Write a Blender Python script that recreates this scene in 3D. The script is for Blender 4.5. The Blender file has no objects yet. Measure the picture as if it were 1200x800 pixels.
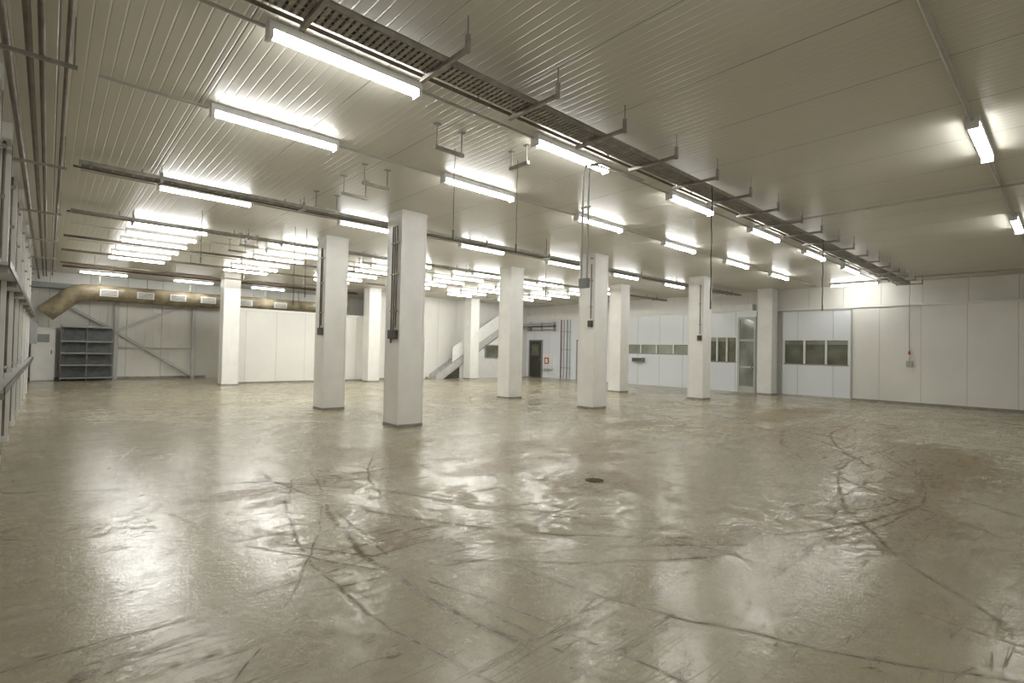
import bpy, math, random
from mathutils import Vector, Matrix
random.seed(7)
H=4.15; EYE=1.5
scene=bpy.context.scene

# ---------------- materials ----------------
class NT:
    def __init__(s,name):
        s.m=bpy.data.materials.new(name); s.m.use_nodes=True
        s.t=s.m.node_tree; s.n=s.t.nodes; s.l=s.t.links
        s.b=s.n.get('Principled BSDF')
    def new(s,t,**k):
        n=s.n.new(t)
        for a,v in k.items(): setattr(n,a,v)
        return n
    def link(s,a,b): s.l.new(a,b)
    def math(s,op,a,b=None,c=None):
        n=s.new('ShaderNodeMath',operation=op)
        for i,v in enumerate((a,b,c)):
            if v is None: continue
            if hasattr(v,'is_linked') or hasattr(v,'links'): s.link(v,n.inputs[i])
            else: n.inputs[i].default_value=v
        return n.outputs[0]
    def coords(s,scale=(1,1,1),rot=(0,0,0),loc=(0,0,0)):
        tc=s.new('ShaderNodeTexCoord'); mp=s.new('ShaderNodeMapping')
        mp.inputs['Scale'].default_value=scale; mp.inputs['Rotation'].default_value=rot; mp.inputs['Location'].default_value=loc
        s.link(tc.outputs['Object'],mp.inputs[0]); return mp.outputs[0]
    def noise(s,vec,scale,detail=4,rough=.55,dist=0,out='Fac'):
        n=s.new('ShaderNodeTexNoise'); n.inputs['Scale'].default_value=scale
        n.inputs['Detail'].default_value=detail; n.inputs['Roughness'].default_value=rough
        n.inputs['Distortion'].default_value=dist; s.link(vec,n.inputs['Vector']); return n.outputs[out]
    def ramp(s,fac,a,b,va=0.,vb=1.):
        n=s.new('ShaderNodeMapRange'); n.inputs[1].default_value=a; n.inputs[2].default_value=b
        n.inputs[3].default_value=va; n.inputs[4].default_value=vb; s.link(fac,n.inputs[0]); return n.outputs[0]
    def mix(s,fac,a,b):
        n=s.new('ShaderNodeMix',data_type='RGBA')
        if hasattr(fac,'links'): s.link(fac,n.inputs[0])
        else: n.inputs[0].default_value=fac
        for i,v in ((6,a),(7,b)):
            if hasattr(v,'links'): s.link(v,n.inputs[i])
            else: n.inputs[i].default_value=(*v,1)
        return n.outputs[2]

def simple(name,col,rough=.5,metal=0,nscale=6,var=.12,bump=0):
    t=NT(name); v=t.coords()
    f=t.ramp(t.noise(v,nscale,3),.3,.75)
    dark=tuple(c*(1-var) for c in col); lite=tuple(min(1,c*(1+var*.5)) for c in col)
    t.link(t.mix(f,dark,lite),t.b.inputs['Base Color'])
    t.b.inputs['Roughness'].default_value=rough; t.b.inputs['Metallic'].default_value=metal
    if bump:
        b=t.new('ShaderNodeBump'); b.inputs['Distance'].default_value=bump; b.inputs['Strength'].default_value=.5
        t.link(t.noise(v,nscale*4,3),b.inputs['Height']); t.link(b.outputs[0],t.b.inputs['Normal'])
    return t.m

def panel(name,axis,col,rib=.1,joint=1.15,ribh=.004,rough=.4,grime=.1,jd=.5):
    """ribbed insulated sandwich panel; profile runs across the given axis"""
    t=NT(name); tc=t.coords(); sx=t.new('ShaderNodeSeparateXYZ'); t.link(tc,sx.inputs[0])
    c=sx.outputs[axis]
    fr=t.math('FRACT',t.math('DIVIDE',c,rib))
    g=t.math('ABSOLUTE',t.math('SUBTRACT',fr,.5))
    groove=t.ramp(g,.40,.49,1,0)
    fj=t.math('FRACT',t.math('DIVIDE',c,joint))
    gj=t.math('ABSOLUTE',t.math('SUBTRACT',fj,.5))
    w=.006/joint
    jn=t.ramp(gj,.5-w*1.6,.5-w*.6,0,1)
    hgt=t.math('SUBTRACT',t.math('MULTIPLY',groove,ribh),t.math('MULTIPLY',jn,.006))
    b=t.new('ShaderNodeBump'); b.inputs['Distance'].default_value=1.0; b.inputs['Strength'].default_value=1
    t.link(hgt,b.inputs['Height']); t.link(b.outputs[0],t.b.inputs['Normal'])
    n=t.ramp(t.noise(tc,.5,4),.3,.7)
    base=t.mix(n,tuple(x*(1-grime) for x in col),col)
    base=t.mix(jn,base,tuple(x*jd for x in col))
    t.link(base,t.b.inputs['Base Color'])
    t.b.inputs['Roughness'].default_value=rough
    return t.m

def floor_mat():
    t=NT('epoxy_floor'); v=t.coords()
    big=t.ramp(t.noise(v,.25,4,.6),.35,.66)
    col=t.mix(big,(.335,.297,.205),(.425,.39,.29))
    mid=t.noise(v,1.3,7,.68,.4)
    col=t.mix(t.ramp(mid,.49,.70,0,.6),col,(.235,.185,.10))
    fine=t.noise(v,14,5,.7)
    col=t.mix(t.ramp(fine,.54,.68,0,.4),col,(.215,.165,.088))
    # brown dirt patches with ragged edges
    p1=t.ramp(t.noise(t.coords(loc=(3.1,7.7,0)),.42,6,.66,.3),.47,.58)
    n2=t.noise(v,3.6,8,.78,.8)
    p2=t.ramp(n2,.48,.54)
    st=t.math('MULTIPLY',p1,p2)
    col=t.mix(t.math('MULTIPLY',st,.55),col,(.18,.125,.045))
    dirt=st
    # streaky grime flecks
    fk=t.ramp(t.noise(t.coords(scale=(1,2.2,1),rot=(0,0,.9)),7,5,.72,.5),.60,.64)
    fk=t.math('MULTIPLY',fk,t.ramp(t.noise(t.coords(loc=(4,8,0)),.5,3,.6),.42,.58))
    col=t.mix(t.math('MULTIPLY',fk,.6),col,(.14,.092,.035)); 
    # local mud patches
    for (x,y,rx,ry,k) in ((4.8,3.8,.7,.5,1),(5.9,4.6,.5,.3,1),(6.8,5.1,.8,.35,1),(5.6,5.8,1.5,.5,.9),(9.2,6.3,.9,.35,1),(2.2,5.6,1.3,.3,.9),(9.2,1.8,2.4,1.1,1),(11.5,3.2,2.8,1.0,1),(14.5,5.0,2.5,.7,.9),(6.0,1.2,1.2,.5,1),(3.3,6.6,.5,.9,1),(4.0,2.0,.6,.25,.8),(2.2,3.6,.25,.9,.8),(4.6,5.0,1.0,.35,1)):
        g=t.new('ShaderNodeTexGradient',gradient_type='SPHERICAL')
        t.link(t.coords(scale=(1/rx/1.5,1/ry/1.5,0),loc=(-x/rx/1.5,-y/ry/1.5,0)),g.inputs[0])
        a=t.math('MULTIPLY',t.ramp(t.math('ADD',t.math('MULTIPLY',g.outputs['Fac'],.6),t.math('MULTIPLY',n2,1.0)),.62,.76),k*.8)
        a=t.math('MULTIPLY',a,t.ramp(g.outputs['Fac'],0,.12))
        a=t.math('MULTIPLY',a,t.ramp(fine,.35,.58,.4,1))
        col=t.mix(a,col,(.15,.098,.033)); dirt=t.math('MAXIMUM',dirt,a)
    # small spots
    sp=t.ramp(t.noise(t.coords(loc=(9,2,0)),2.6,4,.6,.8),.675,.71)
    col=t.mix(t.math('MULTIPLY',sp,.75),col,(.12,.08,.03))
    # tyre / skid arcs: |distance to centre - R| on slightly wobbled floor coordinates
    wob=t.new('ShaderNodeVectorMath',operation='SCALE'); wob.inputs['Scale'].default_value=.22
    sub=t.new('ShaderNodeVectorMath',operation='SUBTRACT'); sub.inputs[1].default_value=(.5,.5,.5)
    t.link(t.noise(v,.9,3,.6,0,'Color'),sub.inputs[0]); t.link(sub.outputs[0],wob.inputs[0])
    ad=t.new('ShaderNodeVectorMath',operation='ADD'); t.link(v,ad.inputs[0]); t.link(wob.outputs[0],ad.inputs[1])
    fl=t.new('ShaderNodeVectorMath',operation='MULTIPLY'); fl.inputs[1].default_value=(1,1,0); t.link(ad.outputs[0],fl.inputs[0])
    m1=t.ramp(t.noise(t.coords(loc=(5,5,0)),.9,5,.75),.43,.51)
    m2=t.ramp(t.noise(t.coords(loc=(15,1,0)),.8,5,.75),.43,.51)
    marks=None
    for i,(cx,cy,R,w) in enumerate(((7,6.2,5.1,.035),(7,6.2,4.5,.03),(7.3,6.0,4.75,.018),(8,3,6.25,.04),(8,3,6.6,.02),(8,3.4,5.6,.02),(12,3,10.1,.018),(-3,1,5.2,.018),(-3,1,6.9,.02),(13,-4,8.2,.04),(13,-4,7.4,.04),(4,13,7.3,.04),(14,9,5.6,.05),(0,-3,6.3,.018),(2,-6,9.4,.015),(-6,8,8.6,.015),(9,-5,7.2,.03),(6.5,7,5.9,.02))):
        d=t.new('ShaderNodeVectorMath',operation='DISTANCE'); t.link(fl.outputs[0],d.inputs[0]); d.inputs[1].default_value=(cx,cy,0)
        a=t.ramp(t.math('ABSOLUTE',t.math('SUBTRACT',d.outputs['Value'],R)),w*.3,w,1,0)
        a=t.math('MULTIPLY',a,(m1,m2)[i%2])
        marks=a if marks is None else t.math('MAXIMUM',marks,a)
    # straight scratches
    for rot,mk,sc in ((.5,1.,1.),(1.25,4.,1.),(2.3,6.,1.),(.95,9.,1.8)):
        nn=t.noise(t.coords(scale=(.3*sc,5*sc,1),rot=(0,0,rot),loc=(mk,mk,0)),1.0,2,.5,.25)
        a=t.ramp(t.math('ABSOLUTE',t.math('SUBTRACT',nn,.5)),.0,.011,1,0)
        k=t.ramp(t.noise(t.coords(loc=(mk*3,-mk,0)),1.1,4,.7),.48,.55)
        marks=t.math('MAXIMUM',marks,t.math('MULTIPLY',a,k))
    marks=t.math('MULTIPLY',marks,t.ramp(fine,.35,.53,.4,1))
    col=t.mix(t.math('MULTIPLY',marks,.85),col,(.10,.063,.024))
    t.link(col,t.b.inputs['Base Color'])
    r=t.ramp(mid,.36,.66,.09,.22)
    r=t.math('ADD',r,t.math('MULTIPLY',dirt,.30))
    r=t.math('ADD',r,t.math('MULTIPLY',marks,.3))
    r=t.math('ADD',r,t.math('MULTIPLY',fk,.2))
    r=t.math('ADD',r,t.ramp(fine,.48,.66,0,.12))
    t.link(r,t.b.inputs['Roughness'])
    t.b.inputs['Specular IOR Level'].default_value=.6
    h=t.math('ADD',t.math('MULTIPLY',t.noise(v,1.4,3,.5),.006),t.math('MULTIPLY',fine,.0024))
    h=t.math('ADD',h,t.math('MULTIPLY',t.noise(v,60,2,.6),.0004))
    b=t.new('ShaderNodeBump'); b.inputs['Distance'].default_value=1.; b.inputs['Strength'].default_value=1
    t.link(h,b.inputs['Height']); t.link(b.outputs[0],t.b.inputs['Normal'])
    return t.m

def emis(name,col,s):
    t=NT(name); t.b.inputs['Base Color'].default_value=(.9,.9,.9,1)
    t.b.inputs['Emission Color'].default_value=(*col,1); t.b.inputs['Emission Strength'].default_value=s
    return t.m

M={}
M['floor']=floor_mat()
M['ceil']=panel('ceiling_panel_paint',0,(.67,.645,.565),rib=.1,joint=1.15,ribh=.003,rough=.34)
M['wallx']=panel('wall_panel_paint_x',0,(.80,.79,.745),rib=.23,joint=1.15,ribh=.0008,jd=.7)
M['wally']=panel('wall_panel_paint_y',1,(.80,.79,.745),rib=.23,joint=1.15,ribh=.0008,jd=.7)
M['gloss']=panel('office_panel_gloss',1,(.79,.82,.86),rib=.6,joint=1.2,ribh=.0004,rough=.2,grime=.04)
M['back']=panel('back_wall_cladding',0,(.78,.765,.70),rib=.3,joint=1.2,ribh=.003,rough=.5,grime=.2)
M['col']=simple('column_panel_paint',(.83,.825,.79),.4,0,2,.08)
M['trim']=simple('white_trim',(.80,.80,.77),.4,0,4,.06)
M['plinth']=simple('grey_plinth',(.28,.27,.24),.5,0,5,.3)
M['galv']=simple('galvanised_steel',(.34,.325,.29),.42,.5,9,.3)
M['dark']=simple('dark_steel',(.10,.095,.08),.5,.5,9,.3)
M['pipe']=simple('weathered_pipe',(.17,.14,.11),.45,.4,5,.4)
M['conduit']=simple('pvc_conduit',(.45,.44,.40),.45,0,5,.1)
M['black']=simple('black_cable',(.02,.02,.02),.5,0,5,.2)
M['red']=simple('red_plastic',(.45,.03,.02),.4,0,5,.2)
M['rust']=simple('oxide_pipe_paint',(.20,.09,.06),.5,0,5,.3)
M['grey']=simple('grey_paint',(.28,.29,.29),.4,0,4,.15)
M['lgrey']=simple('light_grey_paint',(.50,.50,.48),.4,0,4,.12)
M['duct']=simple('duct_foil',(.33,.275,.175),.6,.1,2.2,.6,.012)
M['shelf']=simple('shelf_steel',(.13,.135,.135),.45,.4,6,.3)
M['glass']=simple('window_glass_olive',(.17,.175,.125),.06,0,1.5,.6)
M['glass2']=simple('window_glass_green',(.34,.37,.31),.08,0,.9,.45)
M['dglass']=simple('door_glass',(.30,.32,.27),.08,0,.9,.6)
M['housing']=simple('lamp_housing',(.7,.7,.7),.4,0,6,.05)
M['tube']=emis('fluorescent_tube_glow',(.99,.99,.955),38.0)
M['manhole']=simple('rusty_drain',(.10,.07,.035),.7,.3,14,.6,.01)

# ---------------- mesh builder ----------------
class MB:
    def __init__(s,name,mats):
        s.name=name; s.mats=mats; s.v=[]; s.f=[]; s.mi=[]; s.sm=[]
    def k(s,m): 
        if m not in s.mats: s.mats.append(m)
        return s.mats.index(m)
    def add(s,vs,fs,m,smooth=False):
        o=len(s.v); s.v+= [tuple(v) for v in vs]; i=s.k(m)
        for f in fs: s.f.append([o+a for a in f]); s.mi.append(i); s.sm.append(smooth)
    def box(s,x0,x1,y0,y1,z0,z1,m):
        vs=[(x,y,z) for z in (z0,z1) for y in (y0,y1) for x in (x0,x1)]
        s.add(vs,[(0,2,3,1),(4,5,7,6),(0,1,5,4),(2,6,7,3),(0,4,6,2),(1,3,7,5)],m)
    def prism(s,poly,ax,a0,a1,m):
        def P(p,a):
            return {0:(a,p[0],p[1]),1:(p[0],a,p[1]),2:(p[0],p[1],a)}[ax]
        n=len(poly); vs=[P(p,a0) for p in poly]+[P(p,a1) for p in poly]
        fs=[tuple(range(n)),tuple(range(2*n-1,n-1,-1))]+[(i,(i+1)%n,n+(i+1)%n,n+i) for i in range(n)]
        s.add(vs,fs,m)
    def tube(s,pts,r,m,seg=8):
        pts=[Vector(p) for p in pts]; vs=[]; fs=[]
        for i,p in enumerate(pts):
            if i==0: d=pts[1]-p
            elif i==len(pts)-1: d=p-pts[i-1]
            else: d=(pts[i+1]-p).normalized()+(p-pts[i-1]).normalized()
            d.normalize(); up=Vector((0,0,1)) if abs(d.z)<.95 else Vector((1,0,0))
            a=d.cross(up).normalized(); b=d.cross(a)
            for j in range(seg):
                t=2*math.pi*j/seg; vs.append(p+(a*math.cos(t)+b*math.sin(t))*r)
        for i in range(len(pts)-1):
            for j in range(seg):
                fs.append((i*seg+j,i*seg+(j+1)%seg,(i+1)*seg+(j+1)%seg,(i+1)*seg+j))
        s.add(vs,fs,m,True)
        n=len(pts)
        s.add([vs[j] for j in range(seg)],[tuple(range(seg))],m)
        s.add([vs[(n-1)*seg+j] for j in range(seg)],[tuple(range(seg-1,-1,-1))],m)
    def mesh(s):
        me=bpy.data.meshes.new(s.name); me.from_pydata(s.v,[],s.f)
        for m in s.mats: me.materials.append(M[m])
        for p,i,sm in zip(me.polygons,s.mi,s.sm): p.material_index=i; p.use_smooth=sm
        me.update()
        import bmesh
        bm=bmesh.new(); bm.from_mesh(me); bmesh.ops.recalc_face_normals(bm,faces=bm.faces); bm.to_mesh(me); bm.free()
        return me
    def done(s,loc=(0,0,0),bevel=0):
        o=bpy.data.objects.new(s.name,s.mesh()); scene.collection.objects.link(o); o.location=loc
        if bevel:
            b=o.modifiers.new('bevel','BEVEL'); b.width=bevel; b.segments=2; b.limit_method='ANGLE'
        return o
def inst(name,me,loc,rz=0):
    o=bpy.data.objects.new(name,me); scene.collection.objects.link(o); o.location=loc; o.rotation_euler=(0,0,rz); return o
def boxobj(name,x0,x1,y0,y1,z0,z1,m,bevel=0):
    b=MB(name,[]); b.box(x0,x1,y0,y1,z0,z1,m); return b.done(bevel=bevel)

XL,XR,YN,YB=-.55,21.6,-2.0,26.3
YM=22.2
# ---------------- shell ----------------
boxobj('floor',XL-.2,XR+.2,YN-.2,YB+.2,-.15,0,'floor')
boxobj('ceiling',XL-.2,XR+.2,YN-.2,YB+.2,H,H+.15,'ceil')
boxobj('wall_left',XL-.2,XL,YN,YB,0,H,'wally')
boxobj('wall_near',XL-.2,XR+.2,YN-.2,YN,0,H,'wallx')
boxobj('wall_back',XL-.2,XR+.2,YB,YB+.2,0,H,'back')
boxobj('wall_right',XR,XR+.2,YN,YB,0,H,'wally')
b=MB('wall_partition',[]); b.box(5.35,11.4,21.9,22.05,0,2.85,'wallx'); b.box(5.35,11.4,21.86,22.09,2.85,2.95,'trim'); b.done()
boxobj('wall_middle',11.4,XR,YM,YM+.2,0,H,'wallx')
YO=5.42
boxobj('wall_right_lining',XR-.22,XR,YN,YO,0,3.3,'wally')
b=MB('trim_1',[]); b.box(XR-.26,XR,YN,22.2,3.3,3.36,'trim'); b.done()
b=MB('trim_2',[]); b.box(XR-.30,XR,8.9,22.2,3.36,3.62,'trim'); b.done()
b=MB('baseboard_right',[]); b.box(XR-.24,XR-.22,YN,YO,0,.07,'plinth'); b.done()
b=MB('baseboard_middle',[]); b.box(11.4,14.4,YM-.03,YM,0,.08,'plinth'); b.done()
b=MB('baseboard_partition',[]); b.box(5.35,11.4,21.87,21.9,0,.06,'plinth'); b.done()
b=MB('baseboard_back',[]); b.box(XL,5.3,YB-.03,YB,0,.1,'plinth'); b.done()

# ---------------- office front on right wall ----------------
XF=XR-.24
def office(name,y0,y1,panes,z0,z1,top=3.3):
    b=MB(name,[])
    b.box(XF,XR,y0,y1,0,z0,'gloss'); b.box(XF,XR,y0,y1,z1,top,'gloss')
    cur=y0
    for a,c in panes:
        if a>cur: b.box(XF,XR,cur,a,z0,z1,'gloss')
        cur=c
    if cur<y1: b.box(XF,XR,cur,y1,z0,z1,'gloss')
    return b.done()
def window(name,y0,y1,z0,z1,n,glass):
    b=MB(name,[]); w=(y1-y0)/n; fr=.045
    b.box(XF+.05,XF+.07,y0,y1,z0,z1,glass)
    b.box(XF+.045,XF+.05,y0,y1,z1-.2,z1,'glass2')
    b.box(XF-.01,XF+.09,y0,y1,z0,z0+fr,'grey'); b.box(XF-.01,XF+.09,y0,y1,z1-fr,z1,'trim')
    for i in range(n+1):
        y=y0+i*w; a=max(y0,y-fr/2-.01); c=min(y1,y+fr/2+.01); b.box(XF-.012,XF+.088,a,c,z0+fr,z1-fr,'trim')
    b.done()
office('wall_office_front',YO,7.75,[(5.5,7.70)],1.20,2.18)
window('window_1',5.5,7.70,1.20,2.18,3,'glass')
b=MB('trim_3',[]); 
for y in (YO-.02,7.74): b.box(XF-.02,XF-.001,y,y+.05,0,3.3,'conduit')
b.box(XF-.02,XF-.001,YO+.03,7.74,0,.05,'conduit'); b.box(XF-.02,XF-.001,YO+.03,7.74,3.24,3.3,'conduit'); b.done()
office('wall_office_glazed',8.75,11.3,[(9.55,11.25)],1.2,2.3)
window('window_2',9.55,11.25,1.2,2.3,4,'glass')
office('wall_office_far',11.3,15.3,[(11.6,15.1)],1.48,1.98)
window('window_3',11.6,15.1,1.48,1.98,4,'glass2')
office('wall_office_end',15.3,22.2,[],1.4,2.0)
b=MB('door_1',[]) # glazed door leaf with mid rail
b.box(XF-.05,XF-.001,8.76,8.84,0,3.1,'lgrey'); b.box(XF-.05,XF-.001,9.42,9.50,0,3.1,'lgrey'); b.box(XF-.05,XF-.001,8.84,9.42,3.0,3.1,'lgrey'); b.box(XF-.05,XF-.001,8.84,9.42,2.1,2.18,'lgrey')
b.box(XF-.03,XF-.001,8.84,9.42,0,.25,'lgrey'); b.box(XF-.02,XF-.001,8.84,9.42,.25,2.1,'dglass'); b.box(XF-.02,XF-.001,8.84,9.42,2.18,3.0,'glass2')
b.box(XF-.03,XF-.02,8.84,9.42,1.0,1.08,'lgrey'); b.box(XF-.08,XF-.03,8.9,8.93,.95,1.2,'galv'); b.done()
def door(name,y0,y1,h,m,fm='trim'):
    b=MB(name,[]); x=XF-.001
    b.box(x-.06,x,y0-.08,y0,0,h+.08,fm); b.box(x-.06,x,y1,y1+.08,0,h+.08,fm); b.box(x-.06,x,y0,y1,h,h+.08,fm)
    b.box(x-.035,x,y0,y1,0,h,m); b.box(x-.06,x-.035,y0+.15,y1-.15,1.25,h-.2,'glass'); b.box(x-.09,x-.035,y0+.06,y0+.1,1.0,1.05,'galv'); b.done()
door('dark_doorway',20.95,21.9,2.1,'dark','grey')  # open doorway: dark leaf colour stands in for the shade of the passage
door('door_3',17.3,18.2,2.1,'trim','grey')
b=MB('fire_hose_cabinet',[]); x=XF-.001
b.box(x-.22,x,20.0,20.65,.5,1.35,'trim'); b.box(x-.235,x-.22,20.04,20.61,.54,1.31,'trim')
b.box(x-.24,x-.235,20.15,20.5,.8,1.15,'red'); b.box(x-.25,x-.24,20.22,20.43,.86,1.09,'trim'); b.tube([(x-.25,20.08,.9),(x-.25,20.08,1.0)],.012,'galv')
b.done(bevel=.004)
b=MB('wall_cabinet',[]); b.box(x-.2,x,14.0,14.6,1.1,1.3,'grey'); b.box(x-.21,x-.2,14.03,14.57,1.13,1.27,'dark'); b.done()
b=MB('riser_pipe',[])
for y,m in ((18.75,'lgrey'),(18.95,'grey'),(19.2,'lgrey'),(19.4,'rust')): b.tube([(x-.06,y,.02),(x-.06,y,3.28)],.03,m,8)
for z in (.6,1.6,2.6): b.box(x-.04,x,18.68,19.47,z,z+.03,'galv')
b.done()
b=MB('service_pipe',[])
for z,m in ((2.75,'grey'),(2.95,'rust'),(3.12,'lgrey')): b.tube([(x-.16,19.7,z),(x-.16,22.0,z)],.035,m,8)
for y in (19.9,20.9,21.8): b.box(x-.13,x,y,y+.04,2.68,3.2,'galv')
b.done()

# ---------------- columns ----------------
W=.54
def column_mesh():
    b=MB('column',[])
    b.box(0,W,0,W,.05,H-.06,'col')
    b.box(-.010,W+.010,-.010,W+.010,0,.05,'plinth')
    b.box(-.012,W+.012,-.012,W+.012,H-.06,H-.001,'trim')
    for x,y in ((0,0),(W,0),(0,W),(W,W)):
        sx=-.005 if x==0 else W-.04+.005; sy=-.005 if y==0 else W-.04+.005
        b.box(sx,sx+.04,sy,sy+.04,.05,H-.06,'trim')
    return b.mesh()
cm=column_mesh()
cols=[(4.94,8.63),(4.84,11.96),(4.75,21.0),(10.74,8.6),(10.7,11.9),(10.45,20.9),(16.25,8.4),(16.2,11.7),(16.0,20.8)]
for x,y in cols: inst('column',cm,(x,y,0))
inst('column',cm,(XF-W-.01,7.95,0))
def colconduit(x,y,z0,n):
    b=MB('column_conduit',[])
    for i in range(n):
        yy=y+.1+.08*i; b.tube([(x-.04,yy,z0-.15*i),(x-.04,yy,H-.3)],.016,'pipe')
        for z in (z0+.3,z0+1.0,z0+1.6,): b.box(x-.06,x-.008,yy-.03,yy+.03,z,z+.03,'galv')
    b.box(x-.07,x-.008,y+.05,y+.08*n+.1,z0-.22,z0-.05,'dark')
    b.done()
colconduit(4.94,8.63,1.9,3); colconduit(4.84,11.96,2.0,2); colconduit(10.74,8.6,2.4,1); colconduit(16.25,8.4,2.2,1)

# ---------------- fluorescent lights ----------------
def lamp_mesh():
    b=MB('fluorescent_light',[]); L=.72
    b.box(-L,L,-.06,.06,.06,.13,'housing')
    b.box(-L,-L+.035,-.058,.058,-.008,.06,'housing'); b.box(L-.035,L,-.058,.058,-.008,.06,'housing')
    pr=[(math.cos(a)*.056,.055-math.sin(a)*.055) for a in [math.pi*i/4 for i in range(5)]]
    b.prism(pr,0,-L+.035,L-.035,'tube')
    return b.mesh()
lm=lamp_mesh(); zl=H-.13-.001
xs=[1.98+3.07*k for k in range(6)]
for y in (4.45,6.42,10.15,13.6,14.8,16.0,17.2,18.4,19.5):
    for x in xs: inst('fluorescent_light',lm,(x,y,zl))
for x in (1.5,4.4,7.3,10.3): inst('fluorescent_light',lm,(x,24.5,zl))
for x in (2.8,8.05,13.4): inst('fluorescent_light',lm,(x,.76,zl))
inst('fluorescent_light',lm,(20.7,5.2,zl),math.pi/2)

b=MB('ceiling_conduit',[])
for y in (4.45,6.42,10.15,14.8,17.2,19.5): 
    for k in range(-1,6):
        a=xs[k]+.74 if k>=0 else .3; c=xs[k+1]-.74 if k<5 else 20.8
        if c>a: b.tube([(a,y,H-.05),(c,y,H-.05)],.016,'conduit',6)
for a,c in ((-.5,2.0),(3.6,7.3),(8.8,12.65),(14.15,20.5)): b.tube([(a,.76,H-.05),(c,.76,H-.05)],.022,'conduit',6)
b.tube([(10.35,-1.9,H-.08),(10.35,4.3,H-.08)],.02,'conduit',6)
b.tube([(20.3,-1.9,H-.04),(20.3,4.3,H-.04)],.025,'conduit',6)
b.done()

# ---------------- cable trays ----------------
def tray(y,x0,x1,w,z,lo,hi,step=1.05,start=2.4,cables=4,rung=.12,mat='galv'):
    b=MB('cable_tray',[])
    for s in (-1,1):
        yy=y+s*w/2; b.box(x0,x1,yy-.004,yy+.004,z,z+.05,mat)
        b.box(x0,x1,yy-.008,yy+.008,z+.045,z+.055,mat)
    x=x0
    while x<x1: b.box(x,x+.032,y-w/2,y+w/2,z,z+.008,mat); x+=rung
    for k in range(1,4): yy=y-w/2+w*k/4; b.box(x0,x1,yy-.006,yy+.006,z-.001,z+.006,mat)
    for i in range(cables):
        yy=y-w/2+.04+i*(w-.08)/max(1,cables-1); pts=[(x0+j*(x1-x0)/24,yy+random.uniform(-.012,.012),z+.03) for j in range(25)]
        b.tube(pts,random.choice((.012,.016,.02)),random.choice(('grey','dark','conduit','grey')),6)
    x=start
    while x<x0+.1: x+=step
    while x<x1:
        b.box(x-.018,x+.018,y-lo,y+hi,z-.036,z-.001,mat)
        b.box(x-.016,x+.016,y-lo-.032,y-lo,z-.05,z+.10,mat)
        b.tube([(x,y-lo-.016,z+.05),(x,y-lo-.016,H-.001)],.007,mat,6)
        b.tube([(x,y+hi-.05,z-.02),(x,y+hi-.05,H-.001)],.006,mat,6)
        x+=step
    b.done()
tray(3.68,.25,20.3,.25,3.90,.42,.24,start=1.35,cables=5,rung=.055)
tray(9.3,.25,21.0,.16,3.95,.08,.14,step=2.1,start=1.2,cables=3)
tray(12.7,.25,21.0,.16,3.93,.08,.14,step=2.1,start=1.2,cables=3)
b=MB('ceiling_pipe',[])
for y,z in ((4.0,3.98),(9.6,4.0),(13.0,4.0),(15.4,3.9),(17.8,3.9),(20.25,3.85)):
    b.tube([(.2,y,z),(20.9 if y<14 else 9.5,y,z)],.018 if y<14 else .028,'pipe',8)
    x=1.0
    while x<(20.9 if y<14 else 9.5): b.box(x-.01,x+.01,y-.01,y+.01,z,H-.001,'galv'); x+=2.1
b.done()
b=MB('wall_pipe_run',[])
for x,z,r in ((-.30,3.80,.028),(-.18,3.90,.024),(-.10,3.90,.022),(.06,3.95,.018)):
    b.tube([(x,-1.9,z),(x,25.6,z)],r,'pipe',8)
y=2.2
while y<25:
    b.box(XL,.12,y-.015,y+.015,3.72,3.75,'galv'); b.tube([(.1,y,3.74),(.1,y,H-.001)],.007,'galv',6); y+=3.3
b.done()

def hanger(x,y,z,L,ax=0):
    b=MB('strut_hanger',[])
    if ax==0:
        b.box(-L/2,L/2,-.02,.02,0,.04,'galv')
        for s in (-1,1): b.tube([(s*(L/2-.03),0,.04),(s*(L/2-.03),0,H-z-.001)],.008,'galv',6); b.box(s*(L/2-.03)-.04,s*(L/2-.03)+.04,-.03,.03,H-z-.01,H-z-.001,'galv')
    else:
        b.box(-.02,.02,-L/2,L/2,0,.04,'galv')
        for s in (-1,1): b.tube([(0,s*(L/2-.03),.04),(0,s*(L/2-.03),H-z-.001)],.008,'galv',6); b.box(-.03,.03,s*(L/2-.03)-.04,s*(L/2-.03)+.04,H-z-.01,H-z-.001,'galv')
    b.done((x,y,z))
for y in (5.05,6.9,7.6,8.7,13.3,14.3): hanger(3.5,y,3.85,.42)
for y in (13.3,14.3): hanger(6.6,y,3.85,.42)
hanger(4.5,4.9,3.9,.35,1)
b=MB('pipe_drop',[])
for d in (0,.09):
    b.tube([(6.1,4.07+d*.3,3.92),(5.2,4.08+d,3.92),(4.98,4.08+d,3.86),(4.93,4.08+d,3.7),(4.93,4.08+d,2.4)],.014,'lgrey',8)
b.box(4.90,4.96,4.05,4.19,2.3,2.42,'grey'); b.box(4.915,4.945,4.05,4.19,3.3,3.32,'galv'); b.done(bevel=.004)
def cord(x,y,z1,z0,plug=None,r=.006,am=.004):
    b=MB('hanging_cord',[]); n=12
    b.tube([(x+am*math.sin(i*1.3),y+am*math.cos(i*1.7),z1+(z0-z1)*i/n) for i in range(n+1)],r,'black',6)
    m=plug or 'dark'
    b.tube([(x+am*math.sin(n*1.3),y+am*math.cos(n*1.7),z0+.02),(x,y,z0-.03),(x,y,z0-.1)],.012 if not plug else .03,m,8); b.done()
cord(6.95,3.49,3.9,2.25,r=.009); cord(11.7,3.49,3.9,2.55,r=.009); cord(3.9,5.5,H-.001,3.05,r=.004); cord(4.75,5.2,H-.001,2.95,r=.004)
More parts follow.
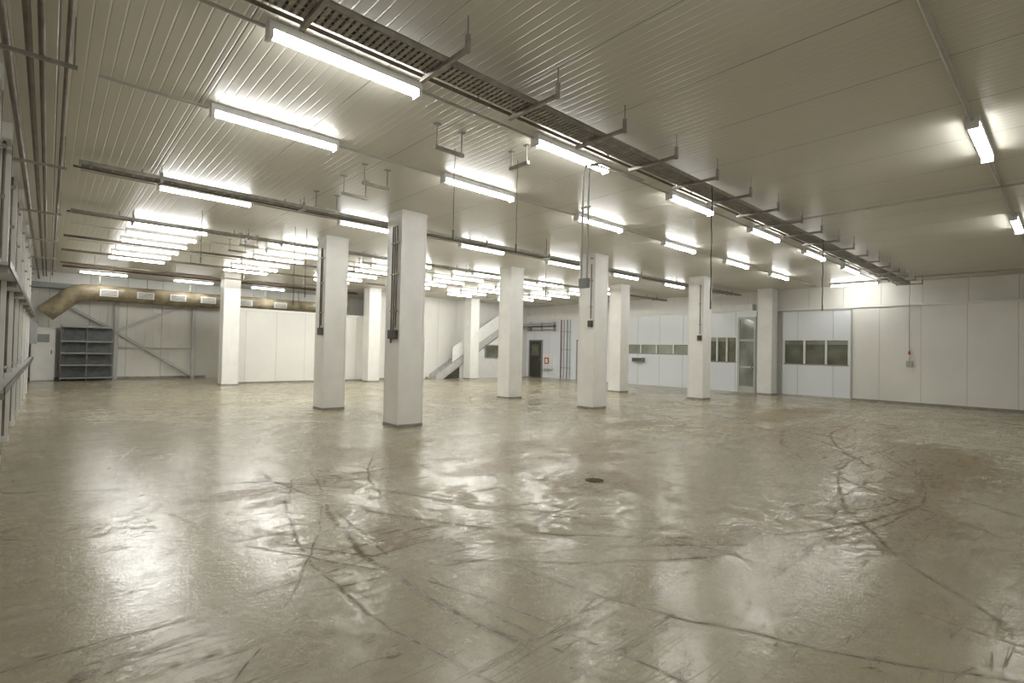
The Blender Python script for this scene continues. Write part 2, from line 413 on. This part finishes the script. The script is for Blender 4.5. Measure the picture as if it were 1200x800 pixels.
cord(4.0,11.65,H-.001,2.5); cord(4.25,11.65,H-.001,2.7); cord(2.2,11.65,H-.001,3.2); cord(8.6,8.35,H-.001,2.9)
cord(XR-.3,3.75,H-.001,1.75,'red')
b=MB('wall_socket',[]); b.box(XR-.27,XR-.22,3.66,3.84,1.25,1.45,'conduit'); b.tube([(XR-.25,3.75,1.45),(XR-.25,3.75,1.6)],.009,'black',6); b.done(bevel=.003)

# ---------------- duct ----------------
b=MB('ventilation_duct',[])
Yd,Zd=25.3,3.38
pts=[(11.3,Yd,Zd),(9,Yd,Zd),(6,Yd,Zd),(3,Yd,Zd),(1.1,Yd,Zd)]
for i in range(1,6):
    a=i/5*math.radians(55); pts.append((1.1-.8*math.sin(a),Yd,Zd-.8*(1-math.cos(a))))
pts.append((-.1,Yd,Zd-.8*(1-math.cos(math.radians(55)))-.55))
b.tube(pts,.31,'duct',20)
x=1.4
while x<11: b.tube([(x,Yd,Zd),(x+.05,Yd,Zd)],.325,'duct',20); b.box(x+.01,x+.04,Yd-.01,Yd+.01,Zd+.3,H-.001,'galv'); x+=1.5
for x in (1.7,2.85,3.95,5.05,6.5,8.0):
    b.box(x-.28,x+.28,Yd-.38,Yd-.2,Zd-.13,Zd+.13,'trim')
    for i in range(5): b.box(x-.24,x+.24,Yd-.39,Yd-.38,Zd-.1+i*.043,Zd-.08+i*.043,'plinth')
b.done()
boxobj('trim_4',XL,11.3,25.9,26.28,3.5,3.7,'grey')
b=MB('steel_bracing',[])
y0,y1=26.08,26.2
def beam(p,q,w,m):
    p=Vector((p[0],0,p[1])); q=Vector((q[0],0,q[1])); d=(q-p).normalized(); n=Vector((-d.z,0,d.x))*w/2
    b.prism([((p+n).x,(p+n).z),((q+n).x,(q+n).z),((q-n).x,(q-n).z),((p-n).x,(p-n).z)],1,y0,y1,m)
beam((2.05,0),(2.05,3.5),.14,'lgrey'); beam((4.75,0),(4.75,3.5),.14,'lgrey')
beam((.1,3.15),(2.0,1.95),.09,'lgrey'); beam((2.1,1.9),(4.7,.12),.09,'lgrey'); beam((2.1,1.95),(4.7,3.3),.09,'lgrey')
beam((2.1,1.3),(4.7,1.3),.04,'conduit')
b.done()
b=MB('storage_rack',[])
for x in (.38,1.12,1.88):
    for y in (25.35,25.9): b.box(x-.02,x+.02,y-.02,y+.02,0,2.1,'shelf')
for z in (.12,.6,1.05,1.5,2.05):
    b.box(.36,1.9,25.33,25.92,z,z+.03,'shelf'); b.box(.36,1.9,25.32,25.34,z-.02,z+.03,'grey')
b.box(.36,1.9,25.9,25.92,.12,2.05,'shelf')
b.done()
b=MB('electrical_cabinet',[]); b.box(-.45,.22,25.9,26.28,.02,2.0,'trim'); b.box(-.42,.19,25.88,25.9,.08,1.95,'trim'); b.box(-.3,.05,25.87,25.88,1.45,1.75,'grey'); b.box(.1,.13,25.86,25.88,1.0,1.15,'dark'); b.box(-.45,.22,25.9,26.28,0,.02,'plinth'); b.done(bevel=.006)

# tall shelving with riser conduits along the left wall
b=MB('wall_rack',[])
y=6.9; i=0
while y<20.1:
    b.box(XL,XL+.16,y,y+.16,0,H-.001,'trim'); b.box(XL+.161,XL+.164,y+.05,y+.08,0.1,3.9,'dark')
    b.tube([(XL+.10,y-.06,.1),(XL+.10,y-.06,3.9)],.016,'pipe',8)
    if i%2==0: b.tube([(XL+.12,y+.5,1.05),(XL+.12,y+.5,3.72)],.02,'galv',8)
    for z in (1.02,2.25): 
        b.box(XL+.16,XL+.25,y+.06,y+.10,z-.10,z-.03,'galv')
    b.box(XL,XL+.2,y+.22,y+.25,2.9,2.94,'galv'); b.box(XL,XL+.2,y+.22,y+.25,3.4,3.44,'galv')
    y+=1.85; i+=1
for z in (1.02,2.25): b.box(XL,XL+.25,6.9,20,z-.03,z,'lgrey'); b.box(XL+.25,XL+.265,6.9,20,z-.05,z+.02,'shelf')
for z,d in ((1.1,.10),(2.33,.14)): b.tube([(XL+d,6.9,z+.0),(XL+d,20,z)],.025,'dark',8)
b.done()
b=MB('switch_box',[]); b.box(XL,XL+.3,21.3,21.8,1.4,2.1,'grey'); b.box(XL+.3,XL+.31,21.35,21.75,1.45,2.05,'conduit'); b.done(bevel=.005)

# ---------------- staircase with panelled enclosure ----------------
b=MB('staircase',[]); n=17; x0,x1,zt=14.5,19.2,3.1
ya,yb=21.5,22.18; dx=(x1-x0)/n; dz=zt/n
for i in range(n):
    b.box(x0+i*dx,x0+(i+1)*dx+.03,ya+.04,yb-.04,(i+1)*dz-.04,(i+1)*dz,'lgrey')
    b.box(x0+i*dx,x0+i*dx+.02,ya+.04,yb-.04,i*dz,(i+1)*dz-.04,'lgrey')
for yy in (ya,yb-.04):
    b.prism([(x0-.05,0),(x0+.35,0),(x1,zt-.32),(x1,zt+.03),(x0-.05,.22)],1,yy,yy+.04,'lgrey')
b.prism([(x0+.9,.85),(x0+.9,1.6),(x1,H-.25),(x1,zt+.03)],1,ya+.005,ya+.035,'trim')
b.box(x1,XF-.32,ya,yb,zt-.15,zt,'lgrey')
b.prism([(15.0,.02),(15.9,.02),(15.9,.6)],1,21.56,21.60,'dark')
b.prism([(15.9,.0),(19.3,0),(19.3,2.72),(15.9,.62)],1,21.56,21.62,'trim')
b.box(17.6,18.7,21.47,21.5,1.15,1.75,'glass'); b.box(17.55,18.75,21.485,21.56,1.1,1.8,'grey')
b.done()
b=MB('door_4',[]); b.box(13.3,14.1,YM-.05,YM-.001,0,2.05,'lgrey'); b.box(13.22,13.3,YM-.08,YM-.001,0,2.13,'trim'); b.box(14.1,14.18,YM-.08,YM-.001,0,2.13,'trim'); b.box(13.3,14.1,YM-.08,YM-.001,2.05,2.13,'trim'); b.box(13.4,13.44,YM-.1,YM-.05,1,1.1,'galv'); b.done()
b=MB('sprinkler_pipe',[]); b.tube([(.3,23.7,H-.031),(11.2,23.7,H-.031)],.03,'rust',8)
b.done()

b=MB('floor_drain',[]); b.tube([(4.8,3.8,0.0),(4.8,3.8,.004)],.11,'manhole',24)
for i in range(-2,3): b.box(4.8-math.sqrt(.01-(i*.03)**2),4.8+math.sqrt(.01-(i*.03)**2),3.8+i*.03-.006,3.8+i*.03+.006,.004,.007,'manhole')
b.done()

# ---------------- world & camera ----------------
w=bpy.data.worlds.new('world'); scene.world=w; w.use_nodes=True
w.node_tree.nodes['Background'].inputs[0].default_value=(.8,.85,.9,1); w.node_tree.nodes['Background'].inputs[1].default_value=.3
cam=bpy.data.cameras.new('camera'); co=bpy.data.objects.new('camera',cam); scene.collection.objects.link(co)
cam.sensor_width=36; cam.lens=18.0; cam.clip_start=.05
fa=math.radians(47.8); R=Vector((math.sin(fa),-math.cos(fa),0)); F=Vector((math.cos(fa),math.sin(fa),0)); U=Vector((0,0,1))
p=math.radians(1.04); F2=F*math.cos(p)+U*math.sin(p); U2=U*math.cos(p)-F*math.sin(p)
r=math.radians(1.23); U3=U2*math.cos(r)-R*math.sin(r); R3=R*math.cos(r)+U2*math.sin(r)
mt=Matrix((R3,U3,-F2)).transposed().to_4x4(); mt.translation=Vector((0,0,EYE)); co.matrix_world=mt
scene.camera=co
scene.view_settings.view_transform='Standard'
scene.view_settings.exposure=0
